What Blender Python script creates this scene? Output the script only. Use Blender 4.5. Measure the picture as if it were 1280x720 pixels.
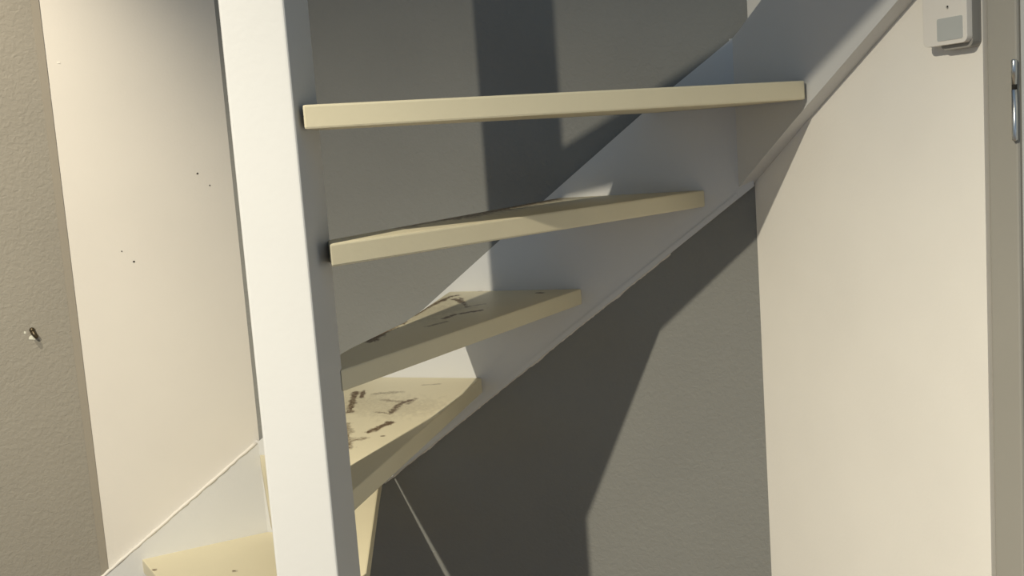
import bpy, bmesh, math, random
from mathutils import Vector, Matrix, noise

# ------------------------------------------------------------------ clear
for o in list(bpy.data.objects):
    bpy.data.objects.remove(o, do_unlink=True)
scene = bpy.context.scene
COL = scene.collection

# ------------------------------------------------------------------ camera
EYE = 1.4534
cam_d = bpy.data.cameras.new('camera')
cam_d.sensor_width = 36.0
cam_d.lens = 1410.29 / 1280 * 36.0
cam_d.clip_start = 0.02
cam = bpy.data.objects.new('camera', cam_d)
COL.objects.link(cam)
RT = Vector((0.99743781, -0.0092455, -0.07093889))
UP = Vector((0.07153884, 0.12890638, 0.98907297))
FW = Vector((0.0, 0.99161367, -0.12923751))
cam.matrix_world = Matrix(((RT.x, UP.x, -FW.x, 0), (RT.y, UP.y, -FW.y, 0),
                           (RT.z, UP.z, -FW.z, EYE), (0, 0, 0, 1)))
scene.camera = cam

# ------------------------------------------------------------------ world, lights, exposure
world = bpy.data.worlds.new('world')
scene.world = world
world.use_nodes = True
wb = world.node_tree.nodes['Background']
wb.inputs[0].default_value = (0.48, 0.70, 1.0, 1)
wb.inputs[1].default_value = 0.33

LAMP = Vector((-0.97, 0.04, 2.58))


def add_light(name, kind, loc, energy, colour, size=0.02, target=None, **kw):
    d = bpy.data.lights.new(name, kind)
    d.energy = energy
    d.color = colour
    if kind == 'AREA':
        d.size = size
    else:
        d.shadow_soft_size = size
    for k, val in kw.items():
        setattr(d, k, val)
    o = bpy.data.objects.new(name, d)
    o.location = loc
    if target is not None:
        o.rotation_euler = (Vector(target) - Vector(loc)).to_track_quat('-Z', 'Y').to_euler()
    COL.objects.link(o)
    return o


# warm ceiling spot left of the camera, the one that throws the hard shadows
add_light('ceiling_spot', 'SPOT', LAMP, 575, (1.0, 0.92, 0.745), 0.014, spot_size=math.radians(165), spot_blend=1.0)
# second warm spot of the same rail, close to the left wall and turned onto it
add_light('wall_spot', 'SPOT', (-1.08, 1.50, 2.60), 105, (1.0, 0.89, 0.70), 0.03, target=(-1.12, 2.38, 1.62), spot_size=math.radians(48), spot_blend=1.0)
# cool daylight that drifts in through the hall behind the camera
add_light('hall_daylight', 'AREA', (0.3, -1.2, 0.8), 1.2, (0.80, 0.90, 1.0), 0.6, target=(-0.3, 1.5, 0.6))

scene.view_settings.view_transform = 'Standard'
scene.view_settings.look = 'None'
scene.view_settings.gamma = 1.0
scene.view_settings.use_curve_mapping = False
scene.view_settings.exposure = 0.0


# ------------------------------------------------------------------ materials
def srgb(r, g, b):
    def f(c):
        c /= 255
        return c / 12.92 if c <= 0.04045 else ((c + 0.055) / 1.055) ** 2.4
    return (f(r), f(g), f(b), 1)


def paint(name, col, rough=0.5, bump=0.05, scale=180, mottle=0.04, wear=None, distort=0.0, detail=3.0, bump_dist=0.004, spec=0.5):
    m = bpy.data.materials.new(name)
    m.use_nodes = True
    nt = m.node_tree
    N, L = nt.nodes, nt.links
    b = N['Principled BSDF']
    b.inputs['Roughness'].default_value = rough
    b.inputs['Specular IOR Level'].default_value = spec
    tc = N.new('ShaderNodeTexCoord')
    n1 = N.new('ShaderNodeTexNoise')
    n1.inputs['Scale'].default_value = scale
    n1.inputs['Detail'].default_value = detail
    n1.inputs['Distortion'].default_value = distort
    L.new(tc.outputs['Object'], n1.inputs['Vector'])
    n2 = N.new('ShaderNodeTexNoise')
    n2.inputs['Scale'].default_value = 5
    n2.inputs['Detail'].default_value = 4
    L.new(tc.outputs['Object'], n2.inputs['Vector'])
    mr = N.new('ShaderNodeMapRange')
    mr.inputs['From Min'].default_value = 0.3
    mr.inputs['From Max'].default_value = 0.7
    mr.inputs['To Min'].default_value = 1 - mottle
    mr.inputs['To Max'].default_value = 1 + mottle
    L.new(n2.outputs['Fac'], mr.inputs['Value'])
    mul = N.new('ShaderNodeVectorMath')
    mul.operation = 'SCALE'
    mul.inputs[0].default_value = col[:3]
    L.new(mr.outputs['Result'], mul.inputs['Scale'])
    out = mul.outputs['Vector']
    if wear:
        at = N.new('ShaderNodeAttribute')
        at.attribute_name = 'wear'
        n3 = N.new('ShaderNodeTexNoise')
        n3.inputs['Scale'].default_value = 170
        n3.inputs['Detail'].default_value = 6
        L.new(tc.outputs['Object'], n3.inputs['Vector'])
        ms = N.new('ShaderNodeMapRange')
        ms.inputs['From Min'].default_value = 0.30
        ms.inputs['From Max'].default_value = 0.62
        ms.inputs['To Min'].default_value = 0.45
        ms.inputs['To Max'].default_value = 1.5
        L.new(n3.outputs['Fac'], ms.inputs['Value'])
        mm = N.new('ShaderNodeMath')
        mm.operation = 'MULTIPLY'
        mm.use_clamp = True
        L.new(at.outputs['Fac'], mm.inputs[0])
        L.new(ms.outputs['Result'], mm.inputs[1])
        mx = N.new('ShaderNodeMix')
        mx.data_type = 'RGBA'
        L.new(mm.outputs[0], mx.inputs['Factor'])
        L.new(out, mx.inputs[6])
        mx.inputs[7].default_value = wear
        out = mx.outputs[2]
    L.new(out, b.inputs['Base Color'])
    bp = N.new('ShaderNodeBump')
    bp.inputs['Strength'].default_value = bump
    bp.inputs['Distance'].default_value = bump_dist
    L.new(n1.outputs['Fac'], bp.inputs['Height'])
    L.new(bp.outputs['Normal'], b.inputs['Normal'])
    return m


def plain(name, col, rough=0.4, metal=0.0):
    m = paint(name, col, rough, 0.02, 300, 0.03)
    m.node_tree.nodes['Principled BSDF'].inputs['Metallic'].default_value = metal
    return m


WHITE = srgb(226, 222, 216)
M = {
    'white_gloss': paint('white_gloss_paint', srgb(208, 208, 206), 0.42, 0.05, 120, 0.015),
    'newel': paint('newel_paint', srgb(196, 196, 194), 0.42, 0.05, 120, 0.015),
    'greige': paint('greige_roller_paint', srgb(140, 135, 124), 0.7, 0.42, 105, 0.03, distort=0.6, detail=4),
    'cream_tread': paint('cream_tread_paint', srgb(211, 202, 173), 0.45, 0.06, 140, 0.03, wear=srgb(88, 65, 36)),
    'white_panel': paint('white_panel_paint', srgb(214, 209, 200), 0.55, 0.05, 160, 0.02),
    'white_wall': paint('white_wall_paint', srgb(240, 236, 227), 0.6, 0.06, 160, 0.02),
    'grey_wall': paint('grey_roller_paint', srgb(129, 129, 124), 0.7, 0.36, 105, 0.03, distort=0.6, detail=4),
    'grey_smooth': paint('grey_smooth_paint', srgb(143, 136, 123), 0.6, 0.05, 120, 0.02),
    'frame': paint('taupe_frame_paint', srgb(160, 157, 148), 0.45, 0.04, 150, 0.02),
    'caulk': paint('white_caulk', srgb(228, 222, 212), 0.6, 0.25, 90, 0.04),
    'door': paint('door_paint', srgb(190, 192, 190), 0.45, 0.04, 150, 0.02),
    'dark': plain('dark_gap', srgb(34, 31, 27), 0.9),
    'steel': plain('brushed_steel', srgb(205, 208, 208), 0.3, 1.0),
    'bronze': plain('aged_brass', srgb(74, 64, 46), 0.35, 0.6),
    'plastic': paint('white_plastic', srgb(226, 222, 214), 0.4, 0.01, 300, 0.01),
    'plastic_shaded': paint('shaded_white_plastic', srgb(150, 148, 142), 0.45, 0.01, 300, 0.01),  # white plastic of the sensor base, its side shade put into the colour
    'lens': plain('milky_grey_window', srgb(178, 182, 180), 0.25),
    'plaster': paint('bare_plaster', srgb(205, 204, 190), 0.9, 0.3, 60, 0.05),
    'floor': paint('floor_vinyl', srgb(98, 84, 68), 0.5, 0.05, 60, 0.1),
    'ceiling': paint('ceiling_paint', srgb(228, 226, 222), 0.8, 0.05, 100, 0.02),
}


# ------------------------------------------------------------------ helpers
def obj(name, bm, mat, parent=None, smooth=False):
    me = bpy.data.meshes.new(name)
    bmesh.ops.recalc_face_normals(bm, faces=bm.faces[:])
    bm.to_mesh(me)
    bm.free()
    me.materials.append(M[mat])
    if smooth:
        for p in me.polygons:
            p.use_smooth = True
    o = bpy.data.objects.new(name, me)
    COL.objects.link(o)
    if parent is not None:
        o.parent = parent
        o.matrix_parent_inverse = parent.matrix_world.inverted()
    return o


def empty(name, loc):
    o = bpy.data.objects.new(name, None)
    o.empty_display_size = 0.05
    COL.objects.link(o)
    o.location = loc
    o.matrix_world = Matrix.Translation(loc)
    return o


def struct(o):
    o['kind'] = 'structure'
    return o


def tag(o, label, cat, group=None):
    o['label'] = label
    o['category'] = cat
    if group:
        o['group'] = group
    return o


def extrude(pts, vec, bevel=0.0, seg=2):
    """prism from a planar loop of points swept along vec"""
    bm = bmesh.new()
    a = [bm.verts.new(p) for p in pts]
    b = [bm.verts.new(Vector(p) + Vector(vec)) for p in pts]
    n = len(pts)
    bm.faces.new(a)
    bm.faces.new(b[::-1])
    for i in range(n):
        bm.faces.new((a[i], b[i], b[(i + 1) % n], a[(i + 1) % n]))
    bmesh.ops.recalc_face_normals(bm, faces=bm.faces[:])
    if bevel:
        bmesh.ops.bevel(bm, geom=bm.edges[:], offset=bevel, segments=seg, affect='EDGES', profile=0.6)
    return bm


def tube(pts, rad, n=10, cap=True):
    bm = bmesh.new()
    rings = []
    pts = [Vector(p) for p in pts]
    for i, p in enumerate(pts):
        d = (pts[min(i + 1, len(pts) - 1)] - pts[max(i - 1, 0)]).normalized()
        ref = Vector((0, 0, 1)) if abs(d.z) < 0.9 else Vector((1, 0, 0))
        u = d.cross(ref).normalized()
        w = d.cross(u)
        r = rad[i] if isinstance(rad, (list, tuple)) else rad
        rings.append([bm.verts.new(p + (u * math.cos(t) + w * math.sin(t)) * r)
                      for t in [2 * math.pi * k / n for k in range(n)]])
    for a, b in zip(rings, rings[1:]):
        for k in range(n):
            bm.faces.new((a[k], a[(k + 1) % n], b[(k + 1) % n], b[k]))
    if cap:
        bm.faces.new(rings[0][::-1])
        bm.faces.new(rings[-1])
    return bm


class Plane:
    """vertical wall plane: s runs along it, z is height, off is distance out into the room"""
    def __init__(self, ang, dist):
        self.u = Vector((math.cos(ang), math.sin(ang), 0))
        self.n = Vector((-math.sin(ang), math.cos(ang), 0))   # points into the wall (away from the room)
        self.d = dist

    def P(self, s, z, off=0.0):
        return self.u * s + self.n * (self.d - off) + Vector((0, 0, z))


A = Plane(-0.3634, 2.2136)      # face of the stringer across the corner
B = Plane(1.9078, -1.1543)      # face of the right stringer
C = Plane(0.4709, 2.6057)       # face of the left stringer
B.n = -B.n
B.d = -B.d                       # into the wall, away from the room
TA, TB, TC = 0.012, 0.030, 0.012  # how far each stringer stands proud of its wall
WA, WB, WC = Plane(-0.3634, 2.2136 + TA), Plane(1.9078, 0), Plane(0.4709, 2.6057 + TC)
WB.n = B.n
WB.d = B.d + TB


def meet(p, q):
    m = Matrix(((p.n.x, p.n.y), (q.n.x, q.n.y))).inverted()
    return m @ Vector((p.d, q.d))


def s_of(pl, xy):
    return pl.u.x * xy[0] + pl.u.y * xy[1]


cAB, cAC = meet(A, B), meet(A, C)
wAB, wAC = meet(WA, WB), meet(WA, WC)
CEIL = 2.95
RISE = 0.19
TH = 0.0324


def ztop(k):
    return 1.52 - (k - 1) * RISE


# ------------------------------------------------------------------ setting
def slab(name, pl, s0, s1, z0, z1, mat, thick=0.1, off=0.0, kids=None):
    pts = [pl.P(s0, z0, off), pl.P(s1, z0, off), pl.P(s1, z1, off), pl.P(s0, z1, off)]
    return struct(obj(name, extrude(pts, pl.n * (thick + off)), mat, kids))


sA0, sA1 = s_of(WA, wAC), s_of(WA, wAB)
slab('wall_back', WA, sA0, sA1, 0, CEIL, 'grey_wall')
sB1 = s_of(WB, wAB)
slab('wall_right', WB, 1.300, sB1, 0, CEIL, 'white_wall')
sC1 = s_of(WC, wAC)
PANEL_L = 0.2625
slab('wall_left', WC, PANEL_L, sC1, 0, CEIL, 'white_panel')
slab('wall_front', WC, -1.6, PANEL_L - 0.016, 0, CEIL, 'greige')
# smooth grey batten between the textured grey wall and the white one
bt = [WC.P(PANEL_L - 0.0165, 0, 0.002), WC.P(PANEL_L - 0.0005, 0, 0.002),
      WC.P(PANEL_L - 0.0005, CEIL, 0.002), WC.P(PANEL_L - 0.0165, CEIL, 0.002)]
struct(obj('trim_1', extrude(bt, WC.n * 0.1), 'grey_smooth'))

bm = bmesh.new()
for quad in ([(-3, -3, 0), (2.5, -3, 0), (2.5, 3.4, 0), (-3, 3.4, 0)],):
    vs = [bm.verts.new(p) for p in quad]
    bm.faces.new(vs)
r = bmesh.ops.extrude_face_region(bm, geom=bm.faces[:])
bmesh.ops.translate(bm, verts=[g for g in r['geom'] if isinstance(g, bmesh.types.BMVert)], vec=(0, 0, -0.1))
struct(obj('floor', bm, 'floor'))
# ceiling with the stairwell left open over the flight
cp = [(-3, -3), (2.5, -3), (2.5, -0.6), (-0.30, -0.6), (-0.30, 3.0), (-3, 3.0)]
struct(obj('ceiling', extrude([(x, y, CEIL) for x, y in cp], (0, 0, 0.12)), 'ceiling'))

# door at the right edge: dark joint, taupe frame, leaf, steel hinge
door = empty('door_1', WB.P(1.26, 0))
struct(door)
jt = [WB.P(1.2985, 0, -0.012), WB.P(1.2885, 0, -0.012), WB.P(1.2885, CEIL, -0.012), WB.P(1.2985, CEIL, -0.012)]
o = obj('joint', extrude(jt, WB.n * 0.05), 'dark', door)
o['label'] = 'dark open joint between white wall and door frame'
fr = [WB.P(1.2885, 0, 0.004), WB.P(1.2325, 0, 0.004), WB.P(1.2325, CEIL, 0.004), WB.P(1.2885, CEIL, 0.004)]
obj('door_frame', extrude(fr, WB.n * 0.09, 0.0035, 2), 'frame', door)
lf = [WB.P(1.2305, 0.01, 0.0), WB.P(0.40, 0.01, 0.0), WB.P(0.40, 2.1, 0.0), WB.P(1.2305, 2.1, 0.0)]
leaf = obj('door_leaf', extrude(lf, WB.n * 0.04, 0.002, 2), 'door', door)
hs = 1.2335
hg = obj('hinge', tube([WB.P(hs, 1.404, 0.008), WB.P(hs, 1.406, 0.008), WB.P(hs, 1.4735, 0.008)], [0.003, 0.0040, 0.0040], 14), 'steel', door, True)
hg['label'] = 'steel hinge barrel'
obj('barrel', tube([WB.P(hs, 1.4805, 0.008), WB.P(hs, 1.512, 0.008), WB.P(hs, 1.514, 0.008)], [0.0040, 0.0040, 0.003], 14), 'steel', hg, True)
q = obj('collar', tube([WB.P(hs, 1.473, 0.008), WB.P(hs, 1.481, 0.008)], 0.0036, 14), 'dark', hg, True)
q['label'] = 'black hinge collar'

# ------------------------------------------------------------------ staircase
stair = empty('staircase', (-0.30, 1.53, 0))
tag(stair, 'white painted open-riser winder staircase with cream treads turning around a post', 'staircase')

# newel post
nw = [(-0.355, 1.505, 0), (-0.2695, 1.505, 0), (-0.2575, 1.630, 0), (-0.343, 1.630, 0)]
obj('newel_post', extrude([Vector(p) for p in nw], (0, 0, CEIL), 0.004, 3), 'newel', stair)


# stringers
def rough_line(pl, s0, z0, s1, z1, n, amp, seed, off=0):
    rnd = random.Random(seed)
    out = []
    for i in range(n + 1):
        t = i / n
        j = rnd.uniform(-amp, amp) if 0 < i < n else 0
        out.append((s0 + (s1 - s0) * t, z0 + (z1 - z0) * t + j))
    return out


def stringer(name, pl, loop, thick, bevel=0.0):
    return obj(name, extrude([pl.P(s, z) for s, z in loop], pl.n * thick, bevel), 'white_gloss', stair)


sa0, sa1 = s_of(A, cAC), s_of(A, cAB)
botA = lambda s: 0.7105 + (s + 1.176) * 0.7335
topA = [(sa1, 1.617), (-0.412, 1.578), (-0.472, 1.537), (-0.552, 1.479), (-0.766, 1.320), (-1.05, 1.104), (sa0, 0.792)]
sa2 = sA1 - 0.0005
loopA = [(sa0, botA(sa0)), (sa1, botA(sa1)), (sa2, botA(sa2)), (sa2, 1.61)] + topA
stringer('wall_stringer', A, loopA, TA - 0.0002)
# chamfered lower lip of the stringer and its ragged bead of paint on the wall
lip = [(sa0 + 0.02, botA(sa0 + 0.02) + 0.0005), (sa1 - 0.004, botA(sa1 - 0.004) + 0.0005),
       (sa1 - 0.004, botA(sa1 - 0.004) + 0.0125), (sa0 + 0.02, botA(sa0 + 0.02) + 0.0125)]
obj('stringer_lip', extrude([A.P(s, z, 0.0016) for s, z in lip], A.n * 0.003), 'white_gloss', stair)
rnd = random.Random(4)
low, up = [], []
NB = 150
e0, e1 = -1.19, -0.50
for i in range(NB + 1):
    s = e0 + (e1 - e0) * i / NB
    a = 0.0018 + 0.0042 * max(0, noise.noise(Vector((s * 22, 3, 1)))) + rnd.uniform(0, 0.0016)
    low.append((s, botA(s) - a))
    up.append((s, botA(s) + 0.001))
obj('paint_bead', extrude([WA.P(s, z, 0.0012) for s, z in low + up[::-1]], WA.n * 0.0011), 'caulk', stair)

sb1 = s_of(B, cAB)
botB = lambda s: 1.337 + (sb1 - s) * 0.592
topB = lambda s: 1.617 + (sb1 - s) * 0.60
se = 0.75
loopB = [(se, botB(se)), (1.735, botB(1.735)), (sb1 + 0.012, botB(sb1) - 0.012), (sb1 + 0.012, 1.617), (sb1, 1.617),
         (1.896, 1.629), (1.868, 1.645), (1.79, 1.688), (se, topB(se))]
stringer('wall_stringer', B, loopB, TB - 0.0002)

sc1 = s_of(C, cAC)
topC = lambda s: 0.559 + (s - 0.259) * 0.638
loopC = [(-0.25, topC(-0.25) - 0.28), (sc1, topC(sc1) - 0.30), (sc1, topC(sc1)), (-0.25, topC(-0.25))]
stringer('wall_stringer', C, loopC, TC - 0.0002)
# caulk bead along the top of the left stringer
rnd = random.Random(9)
bp = []
for i in range(41):
    s = 0.232 + (sc1 - 0.004 - 0.232) * i / 40
    bp.append(C.P(s, topC(s) - 0.0005 + rnd.uniform(-0.0008, 0.0008), -0.0020))
obj('caulk_bead', tube(bp, [0.0042 + rnd.uniform(-0.0008, 0.0008) for _ in bp], 8), 'white_panel', stair, True)

# unseen inner string rising from the newel, shaped to shade the upper right stringer
IN = Plane(1.9078, 0)
IN.n = B.n
IN.d = 0.243
botI = lambda s: 1.992 + (1.101 - s) * 0.513
topI = lambda s: 1.852 + (1.501 - s) * 0.708
li = [(1.515, botI(1.515)), (1.515, topI(1.515)), (0.55, topI(0.55)), (0.55, botI(0.55))]
obj('unseen_inner_stringer', extrude([IN.P(a, z) for a, z in li], IN.n * -0.028), 'white_gloss', stair)

# ---- treads: plan outline (wall ends lie on the stringer faces, 1 mm inside them)
def onA(x):
    return (x, (A.d - A.n.x * x) / A.n.y)


def onB(s):
    p = B.P(s, 0)
    return (p.x, p.y)


T = {}
cornerAB = (cAB[0], cAB[1])
cornerAC = (cAC[0], cAC[1])
T[1] = [(-0.2605, 1.519), (0.527, 1.964), cornerAB, onA(0.300), (-0.2570, 1.628), (-0.2610, 1.605), (-0.2600, 1.57)]
T[2] = [(-0.2470, 1.554), onA(0.391), onA(0.110), (-0.2560, 1.640), (-0.2600, 1.624)]
T[3] = [(-0.2575, 1.617), onA(0.143), onA(-0.136), (-0.200, 2.035), (-0.268, 1.80), (-0.303, 1.628), (-0.262, 1.628)]
T[4] = [(-0.2625, 1.638), onA(-0.0795), onA(-0.390), (-0.381, 2.363), (-0.366, 2.15), (-0.335, 1.80), (-0.315, 1.628), (-0.264, 1.628)]
T[5] = [(-0.266, 1.628), (-0.274, 1.787), (-0.3035, 2.229), onA(-0.319), cornerAC, (-0.511, 2.163), (-0.352, 1.640), (-0.341, 1.628)]
T[6] = [(-0.300, 1.629), onA(-0.575), cornerAC, (-0.886, 2.478), (-0.819, 2.364), (-0.41, 1.62), (-0.3495, 1.57), (-0.344, 1.629)]
STROKES = {
 2: [([(-0.10, 1.90), (-0.03, 2.04), (0.03, 2.16), (0.09, 2.28)], 0.022, 0.75),
     ([(-0.17, 1.78), (-0.08, 1.96)], 0.012, 0.55)],
 3: [([(-0.241, 1.848), (-0.227, 1.937), (-0.204, 2.041)], 0.0055, 1.10),
   ([(-0.23, 1.964), (-0.185, 2.119), (-0.152, 2.263)], 0.0032, 0.80),
   ([(-0.152, 2.263), (-0.131, 2.335), (-0.115, 2.351)], 0.0042, 0.95),
   ([(-0.119, 2.293), (-0.101, 2.237)], 0.0045, 1.00),
   ([(-0.128, 2.044), (-0.108, 2.082), (-0.063, 2.111)], 0.0040, 0.95),
   ([(-0.153, 1.964), (-0.122, 2.004)], 0.0028, 0.60),
   ([(-0.109, 2.311), (-0.091, 2.166)], 0.0030, 0.70),
   ([(-0.088, 2.176), (-0.057, 2.193)], 0.0028, 0.50),
   ([(0.052, 2.298), (0.060, 2.294)], 0.0030, 1.30),
   ([(-0.069, 2.39), (-0.067, 2.389)], 0.0026, 1.00),
   ([(-0.203, 2.059), (-0.127, 2.173)], 0.0300, 0.16)],
 4: [([(-0.335, 2.164), (-0.344, 2.307), (-0.345, 2.345)], 0.0046, 0.80),
   ([(-0.326, 2.286), (-0.33, 2.355)], 0.0030, 0.90),
   ([(-0.3, 2.315), (-0.249, 2.314)], 0.0060, 0.40),
   ([(-0.276, 2.249), (-0.241, 2.223)], 0.0060, 0.45),
   ([(-0.252, 2.126), (-0.239, 2.202), (-0.222, 2.232)], 0.0045, 0.80),
   ([(-0.281, 2.147), (-0.252, 2.126)], 0.0030, 0.60),
   ([(-0.276, 1.994), (-0.26, 2.024), (-0.245, 2.055)], 0.0055, 0.95),
   ([(-0.307, 1.936), (-0.281, 1.951)], 0.0050, 0.50),
   ([(-0.329, 2.067), (-0.303, 1.893)], 0.0060, 0.60),
   ([(-0.248, 1.958), (-0.247, 1.958)], 0.0026, 1.40),
   ([(-0.223, 2.197), (-0.21, 2.242)], 0.0035, 0.50),
   ([(-0.203, 2.368), (-0.168, 2.365)], 0.0030, 0.35),
   ([(-0.331, 2.23), (-0.22, 2.162)], 0.0450, 0.14)],
 6: [([(-0.834, 2.404), (-0.831, 2.399)], 0.0024, 1.00),
   ([(-0.65, 2.36), (-0.646, 2.359)], 0.0024, 0.90)],
}
PITCH = {2: 0.006, 3: 0.0025, 4: 0.0025, 6: 0.004}


def seg_dist(p, a, b):
    d = b - a
    t = max(0, min(1, (p - a).dot(d) / max(d.length_squared, 1e-12)))
    return (p - (a + d * t)).length


def wear_at(p, strokes):
    w = 0.0
    nz = noise.noise(Vector((p.x * 90, p.y * 35, 0)))
    n2 = noise.noise(Vector((p.x * 260, p.y * 90, 7)))
    for pts, wid, inten in strokes:
        dm = min(seg_dist(p, a, b) for a, b in zip(pts, pts[1:]))
        wd = 1.35 * wid * (1.0 + 0.8 * nz + 0.5 * n2)
        f = max(0.0, min(1.0, 1.6 - 1.6 * dm / max(wd, 1e-4) * 0.62))
        w = max(w, f * inten * 1.08)
    return w


def tread(k):
    z = ztop(k)
    bm = extrude([Vector((x, y, z - TH)) for x, y in T[k]], (0, 0, TH), 0.003, 2)
    st = [([Vector((x, y)) for x, y in pts], w, i) for pts, w, i in STROKES.get(k, [])]
    if st:
        xs = [p.x for pts, w, i in st for p in pts]
        ys = [p.y for pts, w, i in st for p in pts]
        mg = 0.025
        pt = PITCH[k]
        for ax, lo, hi in ((0, min(xs) - mg, max(xs) + mg), (1, min(ys) - mg, max(ys) + mg)):
            n = int((hi - lo) / (pt * (1 if ax == 0 else 2)))
            for i in range(n + 1):
                v = lo + (hi - lo) * i / n
                co = (v, 0, 0) if ax == 0 else (0, v, 0)
                fs = [f for f in bm.faces if f.normal.z > 0.9]
                es = list({e for f in fs for e in f.edges})
                vs = list({v_ for f in fs for v_ in f.verts})
                bmesh.ops.bisect_plane(bm, geom=vs + es + fs, plane_co=co, plane_no=(1, 0, 0) if ax == 0 else (0, 1, 0))
    o = obj('tread', bm, 'cream_tread', stair)
    me = o.data
    at = me.attributes.new('wear', 'FLOAT', 'POINT')
    if st:
        for i, v in enumerate(me.vertices):
            if v.co.z > z - 0.004:
                at.data[i].value = wear_at(Vector((v.co.x, v.co.y)), st)
    return o


LAB = {2: 'cream tread with dark worn nose', 3: 'cream tread with chipped paint along its nose',
       4: 'cream tread scuffed with brown scratches'}
for k in range(1, 7):
    t = tread(k)
    if k in LAB:
        t['label'] = LAB[k]

# ------------------------------------------------------------------ small things on the walls
# boxy white sensor at the top of the right wall
s0, s1 = 1.3015, 1.386
sens = empty('wall_sensor', WB.P(1.34, 1.60))
tag(sens, 'white plastic wall box with small grey square window beside the door frame', 'sensor')


def rrect(pl, sa, sb, za, zb, r, off, n=6):
    out = []
    for cs, cz, a0 in ((sb - r, zb - r, 0), (sa + r, zb - r, 90), (sa + r, za + r, 180), (sb - r, za + r, 270)):
        for i in range(n + 1):
            a = math.radians(a0 + 90 * i / n)
            out.append(pl.P(cs + r * math.cos(a), cz + r * math.sin(a), off))
    return out


obj('base', extrude(rrect(WB, 1.3015, 1.366, 1.5385, 1.67, 0.010, 0.016), WB.n * 0.0158), 'plastic_shaded', sens)
obj('cover', extrude(rrect(WB, 1.3015, 1.392, 1.5455, 1.67, 0.009, 0.026), WB.n * 0.010, 0.0008, 2), 'plastic', sens)
w_ = obj('window', extrude(rrect(WB, 1.3095, 1.3615, 1.5515, 1.5835, 0.003, 0.0266), WB.n * 0.0012), 'lens', sens)
w_['label'] = 'milky grey square window'
scw = obj('screw', tube([WB.P(1.339, 1.598, 0.0256), WB.P(1.339, 1.598, 0.0268)], 0.0024, 14), 'steel', sens)
obj('slot', tube([WB.P(1.3383, 1.5986, 0.0260), WB.P(1.3383, 1.5986, 0.0272)], 0.0013, 10), 'dark', scw)

# bent screw in the grey wall at the left
hk = empty('wall_screw', WC.P(0.168, 1.115))
tag(hk, 'bent dark brass screw sticking out of the grey wall by chipped plaster', 'screw')
c0 = WC.P(0.167, 1.1215)
obj('shaft', tube([WC.P(0.167, 1.1215, -0.004), WC.P(0.168, 1.120, 0.005), WC.P(0.170, 1.115, 0.009), WC.P(0.1745, 1.1075, 0.011), WC.P(0.1755, 1.106, 0.0112)],
                  [0.0045, 0.0052, 0.0050, 0.0046, 0.003], 12), 'bronze', hk, True)
hd = bmesh.new()
bmesh.ops.create_icosphere(hd, subdivisions=3, radius=0.0058, matrix=Matrix.Translation(WC.P(0.1675, 1.1235, 0.0045)))
obj('head', hd, 'bronze', hk, True)
rnd = random.Random(2)


def chip(name, s, z, rs, rz, mat, parent, seed):
    rn = random.Random(seed)
    pts = []
    for i in range(12):
        a = 2 * math.pi * i / 12
        f = rn.uniform(0.7, 1.15)
        pts.append(WC.P(s + rs * f * math.cos(a), z + rz * f * math.sin(a), 0.0007))
    return obj(name, extrude(pts, WC.n * 0.0006), mat, parent)


c = chip('chipped_plaster', 0.167, 1.1065, 0.008, 0.006, 'plaster', hk, 1)
c['label'] = 'pale chip of bare plaster'
chip('chipped_plaster', 0.153, 1.1195, 0.0025, 0.003, 'plaster', hk, 3)
wl = bpy.data.objects['wall_left']
for i, (s, z, r_) in enumerate(((0.553, 1.430, 0.0021), (0.578, 1.401, 0.0017), (0.370, 1.272, 0.0016), (0.393, 1.246, 0.0024))):
    chip('nail_hole', s, z, r_, r_, 'dark', wl, 20 + i)
chip('paint_fleck', 0.286, 1.687, 0.004, 0.002, 'caulk', wl, 40)
